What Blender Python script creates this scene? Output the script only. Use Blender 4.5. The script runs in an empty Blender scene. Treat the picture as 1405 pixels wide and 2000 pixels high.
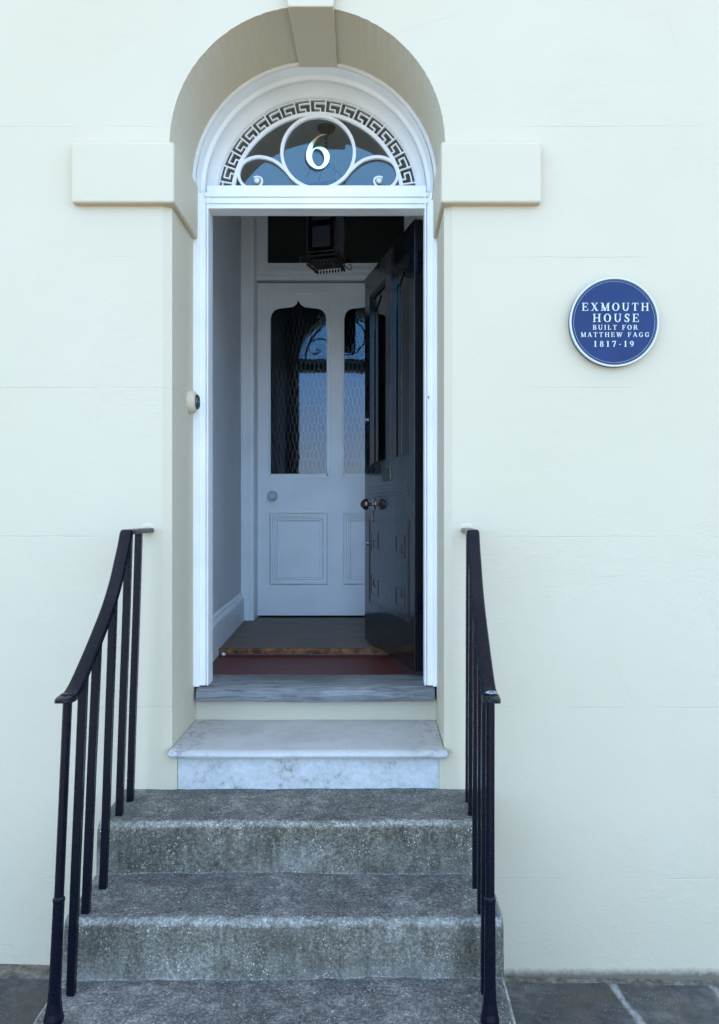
import bpy, bmesh, math, random
from mathutils import Vector, noise, geometry
R = math.radians
random.seed(7)
C = bpy.context.scene
COL = C.collection

# ------------------------------------------------------------------ camera
cam_d = bpy.data.cameras.new('camera'); cam = bpy.data.objects.new('camera', cam_d); COL.objects.link(cam)
cam.location = (0, -3.228, 1.873); cam.rotation_euler = (R(90), 0, 0)
cam_d.sensor_fit = 'VERTICAL'; cam_d.sensor_height = 36; cam_d.lens = 1580 / 2000 * 36
cam_d.shift_x = -30.5 / 2000; cam_d.shift_y = -4 / 2000
cam_d.clip_start = 0.05; cam_d.clip_end = 5000
C.camera = cam

# ------------------------------------------------------------------ world
W = bpy.data.worlds.new('World'); C.world = W; W.use_nodes = True
nt = W.node_tree; nt.nodes.clear()
SUN_EL, SUN_AZ = 62, 20           # the sun stands behind the house
sky = nt.nodes.new('ShaderNodeTexSky'); sky.sky_type = 'NISHITA'; sky.sun_disc = False
sky.sun_elevation = R(SUN_EL); sky.sun_rotation = R(SUN_AZ); sky.air_density = 1.0; sky.dust_density = 1.5; sky.ozone_density = 1.5
tc = nt.nodes.new('ShaderNodeTexCoord')
mp = nt.nodes.new('ShaderNodeMapping'); mp.inputs['Scale'].default_value = (1.6, 1.6, 7.0)
nz = nt.nodes.new('ShaderNodeTexNoise'); nz.inputs['Scale'].default_value = 2.2; nz.inputs['Detail'].default_value = 7
cr = nt.nodes.new('ShaderNodeValToRGB'); cr.color_ramp.elements[0].position = 0.56; cr.color_ramp.elements[1].position = 0.72
cr.color_ramp.elements[1].color = (.5, .5, .5, 1)
mx = nt.nodes.new('ShaderNodeMix'); mx.data_type = 'RGBA'
mx.inputs['B'].default_value = (9.5, 10.2, 11.0, 1)
bg = nt.nodes.new('ShaderNodeBackground'); bg.inputs['Strength'].default_value = 0.15
out = nt.nodes.new('ShaderNodeOutputWorld')
nt.links.new(tc.outputs['Generated'], mp.inputs['Vector']); nt.links.new(mp.outputs['Vector'], nz.inputs['Vector'])
nt.links.new(nz.outputs['Fac'], cr.inputs['Fac']); nt.links.new(cr.outputs['Color'], mx.inputs['Factor'])
# bright blue sea haze low over the horizon
sz = nt.nodes.new('ShaderNodeSeparateXYZ'); nt.links.new(tc.outputs['Generated'], sz.inputs[0])
hz = nt.nodes.new('ShaderNodeValToRGB'); e = hz.color_ramp.elements; hz.color_ramp.interpolation = 'EASE'
e[0].position = 0.0; e[0].color = (.92, .92, .92, 1); e[1].position = 0.36; e[1].color = (.72, .72, .72, 1)
el = e.new(.62); el.color = (.30, .30, .30, 1)
nt.links.new(sz.outputs[2], hz.inputs['Fac'])
hc = nt.nodes.new('ShaderNodeValToRGB'); e = hc.color_ramp.elements
e[0].position = 0.03; e[0].color = (.56, .61, .69, 1); e[1].position = 0.20; e[1].color = (.20, .50, .95, 1)
el = e.new(.40); el.color = (.20, .52, 1.0, 1); el = e.new(.62); el.color = (.56, .56, .56, 1)
nt.links.new(sz.outputs[2], hc.inputs['Fac'])
hs = nt.nodes.new('ShaderNodeVectorMath'); hs.operation = 'SCALE'; hs.inputs['Scale'].default_value = 16.5
nt.links.new(hc.outputs['Color'], hs.inputs[0])
m2 = nt.nodes.new('ShaderNodeMix'); m2.data_type = 'RGBA'
nt.links.new(hz.outputs['Color'], m2.inputs['Factor']); nt.links.new(sky.outputs['Color'], m2.inputs['A']); nt.links.new(hs.outputs[0], m2.inputs['B'])
nt.links.new(m2.outputs['Result'], mx.inputs['A']); nt.links.new(mx.outputs['Result'], bg.inputs['Color'])
nt.links.new(bg.outputs['Background'], out.inputs['Surface'])

sun_d = bpy.data.lights.new('sun', 'SUN'); sun = bpy.data.objects.new('sun', sun_d); COL.objects.link(sun)
sun_d.energy = 3.2; sun_d.angle = R(0.5); sun_d.color = (1.0, .95, .87)
az = R(SUN_AZ)
sdir = Vector((math.sin(az) * math.cos(R(SUN_EL)), math.cos(az) * math.cos(R(SUN_EL)), math.sin(R(SUN_EL))))
sun.rotation_euler = (-sdir).to_track_quat('-Z', 'Y').to_euler(); sun.location = (0, 6, 12)

C.view_settings.view_transform = 'Standard'; C.view_settings.look = 'None'
C.view_settings.gamma = 1; C.view_settings.exposure = 1.35
C.render.engine = 'CYCLES'
C.cycles.max_bounces = 14; C.cycles.diffuse_bounces = 8; C.cycles.glossy_bounces = 6; C.cycles.transparent_max_bounces = 16
C.cycles.use_denoising = True

# ------------------------------------------------------------------ helpers
class G:
    """collects geometry, builds ONE mesh"""
    def __init__(s): s.v = []; s.f = []; s.mi = []; s.cur = 0
    def add(s, vs, fs):
        n = len(s.v); s.v += [tuple(p) for p in vs]
        for f in fs: s.f.append([i + n for i in f]); s.mi.append(s.cur)
    def box(s, x0, x1, y0, y1, z0, z1, M=None):
        vs = [(x, y, z) for x in (x0, x1) for y in (y0, y1) for z in (z0, z1)]
        if M: vs = [M(*p) for p in vs]
        s.add(vs, [(0, 1, 3, 2), (4, 6, 7, 5), (0, 4, 5, 1), (2, 3, 7, 6), (0, 2, 6, 4), (1, 5, 7, 3)])
    def quad(s, a, b, c, d): s.add([a, b, c, d], [(0, 1, 2, 3)])
    def strip(s, rows, closed=False, cap=False):
        """rows: list of equal-length point lists; closed closes each row into a ring"""
        n = len(rows[0]); vs = [p for r in rows for p in r]; fs = []
        m = n if closed else n - 1
        for i in range(len(rows) - 1):
            for j in range(m):
                k = (j + 1) % n
                fs.append((i * n + j, i * n + k, (i + 1) * n + k, (i + 1) * n + j))
        if cap and closed:
            fs.append(tuple(range(n - 1, -1, -1))); b = (len(rows) - 1) * n
            fs.append(tuple(range(b, b + n)))
        s.add(vs, fs)
    def tube(s, path, r, n=10, cap=True):
        rows = []
        P = [Vector(p) for p in path]
        up = Vector((0, 0, 1))
        for i, p in enumerate(P):
            t = (P[min(i + 1, len(P) - 1)] - P[max(i - 1, 0)]).normalized()
            a = t.cross(up)
            if a.length < 1e-3: a = t.cross(Vector((0, 1, 0)))
            a.normalize(); b = a.cross(t)
            rr = r[i] if isinstance(r, (list, tuple)) else r
            rows.append([p + a * math.cos(2 * math.pi * j / n) * rr + b * math.sin(2 * math.pi * j / n) * rr for j in range(n)])
        s.strip(rows, True, cap)
    def lathe(s, prof, M, n=24):
        """prof: [(r, h)], M maps local (x,y,h) to world"""
        rows = [[M(r * math.cos(2 * math.pi * j / n), r * math.sin(2 * math.pi * j / n), h) for j in range(n)] for r, h in prof]
        s.strip(rows, True, True)
    def prism(s, poly, P0, P1):
        """poly: list of 2d points; P0/P1 map (a,b)->3d for both ends"""
        n = len(poly)
        s.add([P0(*p) for p in poly] + [P1(*p) for p in poly],
              [tuple(range(n)), tuple(range(2 * n - 1, n - 1, -1))] + [(i, i + n, (i + 1) % n + n, (i + 1) % n) for i in range(n)])
    def poly_hole(s, loops, P0, P1):
        flat = [p for l in loops for p in l]
        tris = geometry.tessellate_polygon([[Vector((a, b, 0)) for a, b in l] for l in loops])
        n = len(flat)
        fs = [tuple(t) for t in tris] + [tuple(i + n for i in reversed(t)) for t in tris]
        o = 0
        for l in loops:
            for i in range(len(l)):
                a, b = o + i, o + (i + 1) % len(l); fs.append((a, b, b + n, a + n))
            o += len(l)
        s.add([P0(*p) for p in flat] + [P1(*p) for p in flat], fs)
    def ribbon(s, pts, w, P0, P1, closed=False):
        """flat bar of width w along 2d polyline, extruded P0->P1"""
        n = len(pts); L, Rr = [], []
        V = [Vector(p) for p in pts]
        for i, p in enumerate(V):
            a = V[(i - 1) % n] if (closed or i > 0) else None
            b = V[(i + 1) % n] if (closed or i < n - 1) else None
            d1 = (p - a).normalized() if a is not None else None
            d2 = (b - p).normalized() if b is not None else None
            if d1 is None: d1 = d2
            if d2 is None: d2 = d1
            n1 = Vector((-d1.y, d1.x)); n2 = Vector((-d2.y, d2.x)); m = n1 + n2
            if m.length < 1e-4: m = n1.copy()
            m.normalize(); k = min(1 / max(m.dot(n1), .4), 2.0)
            ww = w[i] if isinstance(w, (list, tuple)) else w
            L.append(p + m * ww / 2 * k); Rr.append(p - m * ww / 2 * k)
        rows = [[P0(*l), P0(*r), P1(*r), P1(*l)] for l, r in zip(L, Rr)]
        if closed: rows.append(rows[0]); s.strip(rows, True, False)
        else: s.strip(rows, True, True)
    def build(s, name, mat, parent=None, smooth=False, bevel=0, mats=None, loc=None, sub=0):
        me = bpy.data.meshes.new(name); me.from_pydata(s.v, [], s.f)
        for m in (mats or [mat]): me.materials.append(m)
        for p, mi in zip(me.polygons, s.mi): p.material_index = mi
        bm = bmesh.new(); bm.from_mesh(me)
        bmesh.ops.remove_doubles(bm, verts=bm.verts, dist=1e-5)
        bmesh.ops.recalc_face_normals(bm, faces=bm.faces)
        bm.to_mesh(me); bm.free()
        if smooth:
            for p in me.polygons: p.use_smooth = True
        o = bpy.data.objects.new(name, me); COL.objects.link(o)
        if parent is not None: o.parent = parent
        if loc: o.location = loc
        if bevel:
            b = o.modifiers.new('bevel', 'BEVEL'); b.width = bevel; b.segments = 3; b.limit_method = 'ANGLE'; b.angle_limit = R(35)
            b.harden_normals = False
        if smooth:
            try: me.set_sharp_from_angle(angle=R(38))
            except Exception: pass
        return o

def empty(name, label, cat, loc=(0, 0, 0), group=None):
    o = bpy.data.objects.new(name, None); COL.objects.link(o); o.empty_display_size = .1
    o.location = (0, 0, 0); o['label'] = label; o['category'] = cat
    if group: o['group'] = group
    return o
def lab(o, text): o['label'] = text; return o

# ------------------------------------------------------------------ material helpers
def new_mat(name, base=(.5, .5, .5), rough=.6, metal=0., coat=0., spec=.5):
    m = bpy.data.materials.new(name); m.use_nodes = True
    n = m.node_tree; b = n.nodes['Principled BSDF']
    b.inputs['Base Color'].default_value = (*base, 1); b.inputs['Roughness'].default_value = rough
    b.inputs['Metallic'].default_value = metal; b.inputs['Coat Weight'].default_value = coat
    b.inputs['Specular IOR Level'].default_value = spec
    return m, n, b
class N:
    """tiny node-graph writer"""
    def __init__(s, nt): s.t = nt; s.tc = None
    def co(s):
        if s.tc is None: s.tc = s.t.nodes.new('ShaderNodeTexCoord')
        return s.tc.outputs['Object']
    def map(s, scale=(1, 1, 1), rot=(0, 0, 0)):
        m = s.t.nodes.new('ShaderNodeMapping'); m.inputs['Scale'].default_value = scale; m.inputs['Rotation'].default_value = rot
        s.t.links.new(s.co(), m.inputs['Vector']); return m.outputs['Vector']
    def noise(s, scale, detail=4, rough=.5, vec=None, dist=0):
        m = s.t.nodes.new('ShaderNodeTexNoise'); m.inputs['Scale'].default_value = scale
        m.inputs['Detail'].default_value = detail; m.inputs['Roughness'].default_value = rough; m.inputs['Distortion'].default_value = dist
        s.t.links.new(vec or s.co(), m.inputs['Vector']); return m.outputs['Fac']
    def vor(s, scale, vec=None, feat='F1', out='Distance'):
        m = s.t.nodes.new('ShaderNodeTexVoronoi'); m.inputs['Scale'].default_value = scale; m.feature = feat
        s.t.links.new(vec or s.co(), m.inputs['Vector']); return m.outputs[out]
    def ramp(s, fac, stops):
        m = s.t.nodes.new('ShaderNodeValToRGB'); e = m.color_ramp.elements
        while len(e) < len(stops): e.new(.5)
        for i, (p, c) in enumerate(stops):
            e[i].position = p
            if not isinstance(c, (tuple, list)): c = (c, c, c)
            e[i].color = (*c, 1)
        s.t.links.new(fac, m.inputs['Fac']); return m.outputs['Color']
    def mix(s, fac, a, b, mode='MIX'):
        m = s.t.nodes.new('ShaderNodeMix'); m.data_type = 'RGBA'; m.blend_type = mode
        for k, x in (('Factor', fac), ('A', a), ('B', b)):
            if isinstance(x, (int, float)): m.inputs[k].default_value = x if k == 'Factor' else (x, x, x, 1)
            elif isinstance(x, (tuple, list)): m.inputs[k].default_value = (*x, 1)
            else: s.t.links.new(x, m.inputs[k])
        return m.outputs['Result']
    def math(s, op, a, b=0., c=None):
        m = s.t.nodes.new('ShaderNodeMath'); m.operation = op
        for i, x in enumerate((a, b) if c is None else (a, b, c)):
            if isinstance(x, (int, float)): m.inputs[i].default_value = x
            else: s.t.links.new(x, m.inputs[i])
        return m.outputs[0]
    def sep(s, i, vec=None):
        m = s.t.nodes.new('ShaderNodeSeparateXYZ'); s.t.links.new(vec or s.co(), m.inputs[0]); return m.outputs[i]
    def bump(s, h, strength, dist, bsdf, prev=None):
        m = s.t.nodes.new('ShaderNodeBump'); m.inputs['Strength'].default_value = strength; m.inputs['Distance'].default_value = dist
        s.t.links.new(h, m.inputs['Height'])
        if prev: s.t.links.new(prev, m.inputs['Normal'])
        s.t.links.new(m.outputs['Normal'], bsdf.inputs['Normal']); return m.outputs['Normal']
    def link(s, a, b): s.t.links.new(a, b)

def line_mask(n, coord, pos, half):
    """1 on a thin band around coord == pos"""
    d = n.math('ABSOLUTE', n.math('SUBTRACT', coord, pos))
    return n.math('SUBTRACT', 1.0, n.math('MINIMUM', n.math('DIVIDE', d, half), 1.0))

# --- painted stucco
def stucco(name, base, lines):
    m, t, b = new_mat(name, base, .62); n = N(t)
    big = n.noise(1.1, 4, .55); fine = n.noise(38, 5, .6); mid = n.noise(6, 5, .55)
    c = n.mix(n.ramp(big, [(.35, 0.), (.68, 1.)]), base, tuple(x * y for x, y in zip(base, (.965, .965, .93))))
    c = n.mix(n.math('MULTIPLY', n.ramp(mid, [(.45, 0.), (.75, 1.)]), .35), c, tuple(x * .95 for x in base))
    z = n.sep(2); x = n.sep(0)
    tot = None
    wob = n.math('MULTIPLY', n.math('SUBTRACT', n.noise(3.0, 4), .5), .014)
    zz = n.math('ADD', z, wob)
    for i, zl in enumerate(lines):
        k = line_mask(n, zz, zl, .0026)
        tot = k if tot is None else n.math('MAXIMUM', tot, k)
    h = n.math('ADD', n.math('MULTIPLY', mid, .6), n.math('MULTIPLY', fine, .22))
    h = n.math('ADD', h, n.math('MULTIPLY', big, 1.2))
    trow = n.math('MULTIPLY', n.noise(9, 6, .75, n.map((1, 1, 2.2)), 1.2), n.ramp(n.noise(1.6, 3), [(.45, 0.), (.62, 1.)]))
    h = n.math('ADD', h, n.math('MULTIPLY', trow, .8))
    if tot is not None:
        brk = n.ramp(n.noise(1.7, 3, .6, n.map((1, .2, 3.3))), [(.44, 0.), (.56, 1.)])
        tot = n.math('MULTIPLY', tot, brk)
        # dirt at the foot of the wall
        c = n.mix(n.math('MULTIPLY', tot, .14), c, (.36, .33, .26))
        foot = n.math('SUBTRACT', 1.0, n.math('MINIMUM', n.math('DIVIDE', n.math('ADD', z, n.math('MULTIPLY', n.noise(34, 6, .8), -.05)), .022), 1.0))
        foot = n.math('MAXIMUM', foot, 0.0)
        c = n.mix(n.math('MULTIPLY', foot, .7), c, (.16, .14, .10))
        h = n.math('SUBTRACT', h, n.math('MULTIPLY', tot, .35))
    # hair cracks
    dv = n.vor(1.3, n.mix(.12, n.co(), n.t.nodes.new('ShaderNodeTexNoise').outputs['Color']), 'DISTANCE_TO_EDGE')
    ck = n.math('MULTIPLY', n.ramp(dv, [(0.0, 1.), (.004, 0.)]), n.ramp(n.noise(2.3, 3), [(.56, 0.), (.64, 1.)]))
    c = n.mix(n.math('MULTIPLY', ck, .22), c, (.4, .37, .28))
    n.link(c, b.inputs['Base Color'])
    n.bump(h, .48, .007, b)
    return m
LINES = [3.403, 2.882, 2.361, 1.767, 1.084, .402, 3.95]
CREAM = (.612, .530, .385)
M_WALL = stucco('cream_stucco', CREAM, LINES)
M_CREAM = stucco('cream_paint', CREAM, [])

# --- white gloss woodwork
def white_paint(name, base, rough=.35):
    m, t, b = new_mat(name, base, rough); n = N(t)
    v = n.map((1, 1, .12)); g = n.noise(60, 4, .6, v); w = n.noise(5, 4)
    c = n.mix(n.ramp(w, [(.4, 0.), (.7, 1.)]), base, tuple(x * .93 for x in base))
    sp = n.math('MULTIPLY', n.ramp(n.noise(45, 3, .6), [(.74, 0.), (.78, 1.)]), .5)
    c = n.mix(sp, c, (.32, .28, .22))
    n.link(c, b.inputs['Base Color']); n.bump(n.math('ADD', g, w), .22, .0015, b)
    return m
M_WHITE = white_paint('white_gloss_paint', (.89, .885, .86))
M_INWHITE = white_paint('aged_white_paint', (.88, .905, .925), .4)

# --- black gloss door paint
m, t, b = new_mat('black_gloss_paint', (.006, .0065, .009), .12, coat=.0, spec=.6); n = N(t)
n.link(n.ramp(n.noise(22, 5, .65), [(.35, .09), (.75, .24)]), b.inputs['Roughness'])
n.bump(n.math('ADD', n.noise(14, 4, .6, n.map((1, 1, .35))), n.math('MULTIPLY', n.noise(90, 3), .25)), .22, .0015, b)
M_BLACK = m
# --- painted iron
m, t, b = new_mat('black_iron_paint', (.002, .003, .008), .25, spec=.2); n = N(t)
w = n.noise(35, 5, .65)
c = n.mix(n.ramp(w, [(.72, 0.), (.76, 1.)]), (.0022, .0035, .009), (.012, .014, .02))
n.link(c, b.inputs['Base Color']); n.link(n.ramp(w, [(.3, .18), (.7, .34)]), b.inputs['Roughness'])
n.bump(n.math('ADD', w, n.noise(120, 4)), .35, .0012, b)
M_IRON = m
# worn patch on rail ends
m, t, b = new_mat('worn_iron', (.25, .29, .33), .5); n = N(t)
n.link(n.ramp(n.noise(80, 4), [(.4, (.10, .12, .15)), (.6, (.34, .40, .46))]), b.inputs['Base Color']); M_WORN = m

# --- concrete steps
m, t, b = new_mat('worn_concrete', (.2, .2, .18), .85, spec=.3); n = N(t)
co = n.co()
blot = n.noise(3.0, 6, .65, dist=.3); mid = n.noise(16, 6, .7); grit = n.noise(95, 6, .8)
c = n.ramp(n.math('ADD', n.math('MULTIPLY', blot, .72), n.math('MULTIPLY', mid, .28)),
           [(.34, (.115, .102, .080)), (.47, (.180, .165, .133)), (.58, (.25, .235, .195)), (.68, (.38, .37, .335))])
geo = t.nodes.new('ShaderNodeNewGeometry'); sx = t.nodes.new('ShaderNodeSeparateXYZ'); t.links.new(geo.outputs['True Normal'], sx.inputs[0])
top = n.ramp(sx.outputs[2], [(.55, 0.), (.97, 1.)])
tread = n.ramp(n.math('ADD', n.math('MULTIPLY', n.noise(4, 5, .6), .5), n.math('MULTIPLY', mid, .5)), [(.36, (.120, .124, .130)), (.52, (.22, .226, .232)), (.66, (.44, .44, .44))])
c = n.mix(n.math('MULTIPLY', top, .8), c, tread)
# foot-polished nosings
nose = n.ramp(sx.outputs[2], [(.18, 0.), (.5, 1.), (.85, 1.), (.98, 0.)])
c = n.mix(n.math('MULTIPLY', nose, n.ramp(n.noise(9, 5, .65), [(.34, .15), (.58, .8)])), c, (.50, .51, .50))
# aggregate flecks
v1 = n.vor(120, n.mix(.03, n.co(), n.t.nodes.new('ShaderNodeTexNoise').outputs['Color'])); v2 = n.vor(190)
fl = n.math('MULTIPLY', n.ramp(v1, [(.20, 1.), (.30, 0.)]), n.ramp(n.noise(13, 6, .8), [(.50, 0.), (.58, .95)]))
c = n.mix(fl, c, (.72, .75, .75))
dk = n.math('MULTIPLY', n.ramp(v2, [(.16, 1.), (.30, 0.)]), n.ramp(n.noise(18, 3), [(.36, 0.), (.5, .75)]))
c = n.mix(dk, c, (.05, .045, .04))
c = n.mix(n.math('MULTIPLY', n.ramp(n.sep(2), [(.70, 0.), (.72, 1.)]), .6), c, n.mix(1.0, c, (1.04, 1.0, .90), 'MULTIPLY'))
c = n.mix(1.0, c, n.ramp(grit, [(.36, (.28, .275, .25)), (.5, (.58, .58, .55)), (.64, (1.22, 1.22, 1.18))]), 'MULTIPLY')
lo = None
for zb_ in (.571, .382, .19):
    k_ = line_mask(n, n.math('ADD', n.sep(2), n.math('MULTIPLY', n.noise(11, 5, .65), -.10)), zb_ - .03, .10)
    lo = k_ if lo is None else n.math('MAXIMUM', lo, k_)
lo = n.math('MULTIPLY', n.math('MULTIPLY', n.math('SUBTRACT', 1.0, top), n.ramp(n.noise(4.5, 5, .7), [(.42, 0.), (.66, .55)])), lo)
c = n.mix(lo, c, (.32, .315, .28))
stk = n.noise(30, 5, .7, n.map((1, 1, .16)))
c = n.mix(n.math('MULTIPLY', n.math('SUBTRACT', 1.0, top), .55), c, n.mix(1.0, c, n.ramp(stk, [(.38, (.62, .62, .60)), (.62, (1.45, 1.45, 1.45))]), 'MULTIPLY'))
n.link(c, b.inputs['Base Color'])
n.bump(n.math('ADD', n.math('ADD', n.math('MULTIPLY', grit, .7), mid), n.math('MULTIPLY', v1, .45)), .9, .009, b)
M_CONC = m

# --- pale painted marble step
m, t, b = new_mat('worn_marble', (.6, .61, .6), .6); n = N(t)
a = n.noise(5, 6, .65); s2 = n.noise(32, 5, .7)
c = n.ramp(a, [(.35, (.42, .415, .39)), (.62, (.52, .515, .49))])
c = n.mix(n.ramp(s2, [(.62, 0.), (.74, .7)]), c, (.33, .33, .31))
pt = n.math('MULTIPLY', n.ramp(n.vor(60), [(.12, 1.), (.2, 0.)]), n.ramp(n.noise(5, 3), [(.5, 0.), (.6, .8)]))
c = n.mix(pt, c, (.28, .28, .26))
xx = n.sep(0); edge = n.math('MAXIMUM', n.math('SUBTRACT', -.60, xx), n.math('SUBTRACT', xx, .10))
peel = n.math('MULTIPLY', n.ramp(edge, [(0., 0.), (.2, 1.)]), n.ramp(n.noise(24, 5, .7), [(.52, 0.), (.56, .75)]))
c = n.mix(peel, c, (.24, .24, .22))
n.link(c, b.inputs['Base Color']); n.bump(n.math('ADD', n.math('MULTIPLY', a, .6), s2), .35, .004, b); M_MARBLE = m
m, t, b = new_mat('flaking_limewash', (.7, .72, .72), .75); n = N(t)
s2 = n.noise(40, 6, .75); a = n.noise(7, 4)
c = n.ramp(n.math('ADD', n.math('MULTIPLY', s2, .55), n.math('MULTIPLY', a, .45)), [(.37, (.28, .27, .24)), (.45, (.48, .475, .45)), (.62, (.62, .62, .60))])
n.link(c, b.inputs['Base Color']); n.bump(s2, .5, .004, b); M_LIME = m

# --- weathered timber sill
m, t, b = new_mat('weathered_timber', (.3, .33, .36), .75); n = N(t)
g = n.noise(14, 7, .7, n.map((.35, 3, 5)), .8); g2 = n.noise(3, 4)
c = n.ramp(n.math('ADD', n.math('MULTIPLY', g, .65), n.math('MULTIPLY', g2, .35)), [(.38, (.045, .052, .06)), (.47, (.13, .14, .148)), (.66, (.28, .295, .305))])
n.link(c, b.inputs['Base Color']); n.bump(g, .5, .004, b); M_SILL = m
# --- interior boards
m, t, b = new_mat('worn_brown_boards', (.12, .08, .055), .55); n = N(t)
g = n.noise(10, 7, .65, n.map((.4, 5, 4)), .5)
c = n.ramp(g, [(.35, (.095, .062, .045)), (.6, (.19, .13, .095)), (.72, (.30, .22, .17))])
n.link(c, b.inputs['Base Color']); n.bump(g, .3, .002, b); M_BOARD = m
m, t, b = new_mat('orange_worn_edge', (.36, .14, .05), .6); n = N(t)
c = n.ramp(n.noise(22, 6, .75), [(.42, (.07, .03, .02)), (.60, (.36, .15, .055))]); n.link(c, b.inputs['Base Color']); M_EDGE = m
m, t, b = new_mat('dark_red_floor_paint', (.14, .03, .022), .45); n = N(t)
c = n.ramp(n.noise(18, 6, .7), [(.4, (.085, .010, .006)), (.62, (.14, .020, .012)), (.76, (.26, .12, .09))]); n.link(c, b.inputs['Base Color'])
n.bump(n.noise(60, 4), .3, .002, b); M_RED = m
# --- hall plaster
m, t, b = new_mat('grey_hall_plaster', (.6, .6, .6), .8); n = N(t)
c = n.ramp(n.noise(2, 5), [(.35, (.72, .735, .75)), (.7, (.79, .80, .815))]); n.link(c, b.inputs['Base Color']); n.bump(n.noise(40, 4), .2, .002, b); M_PLASTER = m
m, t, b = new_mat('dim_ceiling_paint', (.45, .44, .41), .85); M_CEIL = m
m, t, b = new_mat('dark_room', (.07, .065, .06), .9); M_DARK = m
m, t, b = new_mat('slate', (.08, .085, .1), .8); M_SLATE = m

# --- glass: clear thin panes reflecting by Fresnel
def glass(name, tint=(.9, .93, .92), rough=0.0, wave=0.0, ior=1.52, gc=(1, 1, 1)):
    m = bpy.data.materials.new(name); m.use_nodes = True; t = m.node_tree; t.nodes.clear(); n = N(t)
    tr = t.nodes.new('ShaderNodeBsdfTransparent'); tr.inputs[0].default_value = (*tint, 1)
    gl = t.nodes.new('ShaderNodeBsdfGlossy'); gl.inputs['Roughness'].default_value = rough; gl.inputs['Color'].default_value = (*gc, 1)
    fr = t.nodes.new('ShaderNodeFresnel'); fr.inputs['IOR'].default_value = ior
    ms = t.nodes.new('ShaderNodeMixShader'); o = t.nodes.new('ShaderNodeOutputMaterial')
    t.links.new(fr.outputs[0], ms.inputs[0]); t.links.new(tr.outputs[0], ms.inputs[1]); t.links.new(gl.outputs[0], ms.inputs[2]); t.links.new(ms.outputs[0], o.inputs[0])
    if wave:
        bp = t.nodes.new('ShaderNodeBump'); bp.inputs['Strength'].default_value = wave; bp.inputs['Distance'].default_value = .002
        t.links.new(n.math('ADD', n.noise(7, 2), n.math('MULTIPLY', n.noise(40, 3), .12)), bp.inputs['Height'])
        t.links.new(bp.outputs[0], gl.inputs['Normal'])
    return m
M_GLASS = glass('clear_glass', wave=.05)
M_OGLASS = glass('rippled_glass', (.55, .58, .60), .015, .16, 1.55, (.70, .84, 1.0))
M_DGLASS = glass('door_glass', (.96, .98, .98), 0.0, .04, 1.5)
M_RED_G = glass('red_glass', (.45, .03, .03)); M_BLUE_G = glass('blue_glass', (.03, .06, .35)); M_MILK, t, b = new_mat('dark_pane', (.022, .024, .03), .2)  # lantern panes: opaque near-black in place of clear glass
# --- metals
def metal(name, base, rough, scale=40):
    m, t, b = new_mat(name, base, rough, 1.0); n = N(t)
    n.link(n.ramp(n.noise(scale, 4), [(.3, rough * .7), (.7, min(rough * 1.6, 1))]), b.inputs['Roughness']); return m
M_GILT = metal('gold_leaf', (1.0, .86, .55), .08)
M_CHROME = metal('tarnished_steel', (.50, .51, .52), .22)
M_COPPER = metal('brown_bronze', (.16, .11, .095), .22)
M_BRASS = metal('aged_brass', (.12, .12, .10), .35)
M_SHADE, t, b = new_mat('dark_blue_number_shade', (.012, .02, .05), .5)
m, t, b = new_mat('plaque_blue', (.030, .075, .34), .4, spec=.3); n = N(t)
c = n.mix(n.ramp(n.noise(9, 4), [(.4, 0.), (.7, 1.)]), (.0035, .018, .088), (.005, .024, .108)); n.link(c, b.inputs['Base Color']); M_BLUE = m
M_PWHITE, t, b = new_mat('plaque_white', (.58, .62, .63), .45)
M_PSIDE, t, b = new_mat('plaque_edge_grey', (.10, .11, .115), .5)
m, t, b = new_mat('grubby_knob_paint', (.58, .58, .62), .25); M_KNOB = m

# --- pavement / road
m, t, b = new_mat('stone_pavement', (.15, .155, .16), .85, spec=.3); n = N(t)
bl = n.noise(2.6, 6, .65); gr = n.noise(120, 4, .7); md = n.noise(20, 5, .65)
c = n.ramp(n.math('ADD', n.math('MULTIPLY', bl, .5), n.math('MULTIPLY', md, .5)), [(.38, (.048, .052, .055)), (.52, (.090, .094, .094)), (.66, (.16, .155, .14))])
c = n.mix(n.math('MULTIPLY', n.ramp(n.noise(3.7, 5, .6), [(.5, 0.), (.62, 1.)]), .5), c, (.115, .095, .068))
wy = n.math('MULTIPLY', n.math('SUBTRACT', n.noise(9, 5, .7), .5), .06)
x = n.math('ADD', n.sep(0), wy)
x = n.math('ADD', x, n.math('MULTIPLY', n.sep(1), .12))
j = None
for xp in (.935, 1.325, 2.1, 2.9, 3.7, 4.6, -2.0, -2.9, -3.8, -4.7):
    k = n.ramp(line_mask(n, x, xp, .022), [(.1, 0.), (.7, 1.)])
    j = k if j is None else n.math('MAXIMUM', j, k)
j = n.math('MULTIPLY', j, n.ramp(n.noise(25, 5, .7), [(.35, .25), (.6, 1.)]))
c = n.mix(n.math('MULTIPLY', j, .9), c, (.42, .44, .44))
c = n.mix(n.math('MULTIPLY', n.ramp(n.vor(80), [(.10, 1.), (.2, 0.)]), n.ramp(n.noise(6, 3), [(.48, 0.), (.6, .8)])), c, (.45, .47, .47))
c = n.mix(n.math('MULTIPLY', n.ramp(gr, [(.3, 1.), (.7, 0.)]), .5), c, n.mix(1.0, c, (.45, .45, .45), 'MULTIPLY'))
n.link(c, b.inputs['Base Color']); n.bump(n.math('ADD', n.math('MULTIPLY', gr, .5), md), .6, .005, b); M_PAVE = m
m, t, b = new_mat('mortar_fillet', (.15, .135, .105), .9); n = N(t)
c = n.ramp(n.noise(26, 6, .7), [(.38, (.075, .066, .05)), (.6, (.20, .18, .14)), (.75, (.33, .31, .26))]); n.link(c, b.inputs['Base Color']); n.bump(n.noise(70, 5), .6, .005, b); M_FILLET = m
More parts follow.
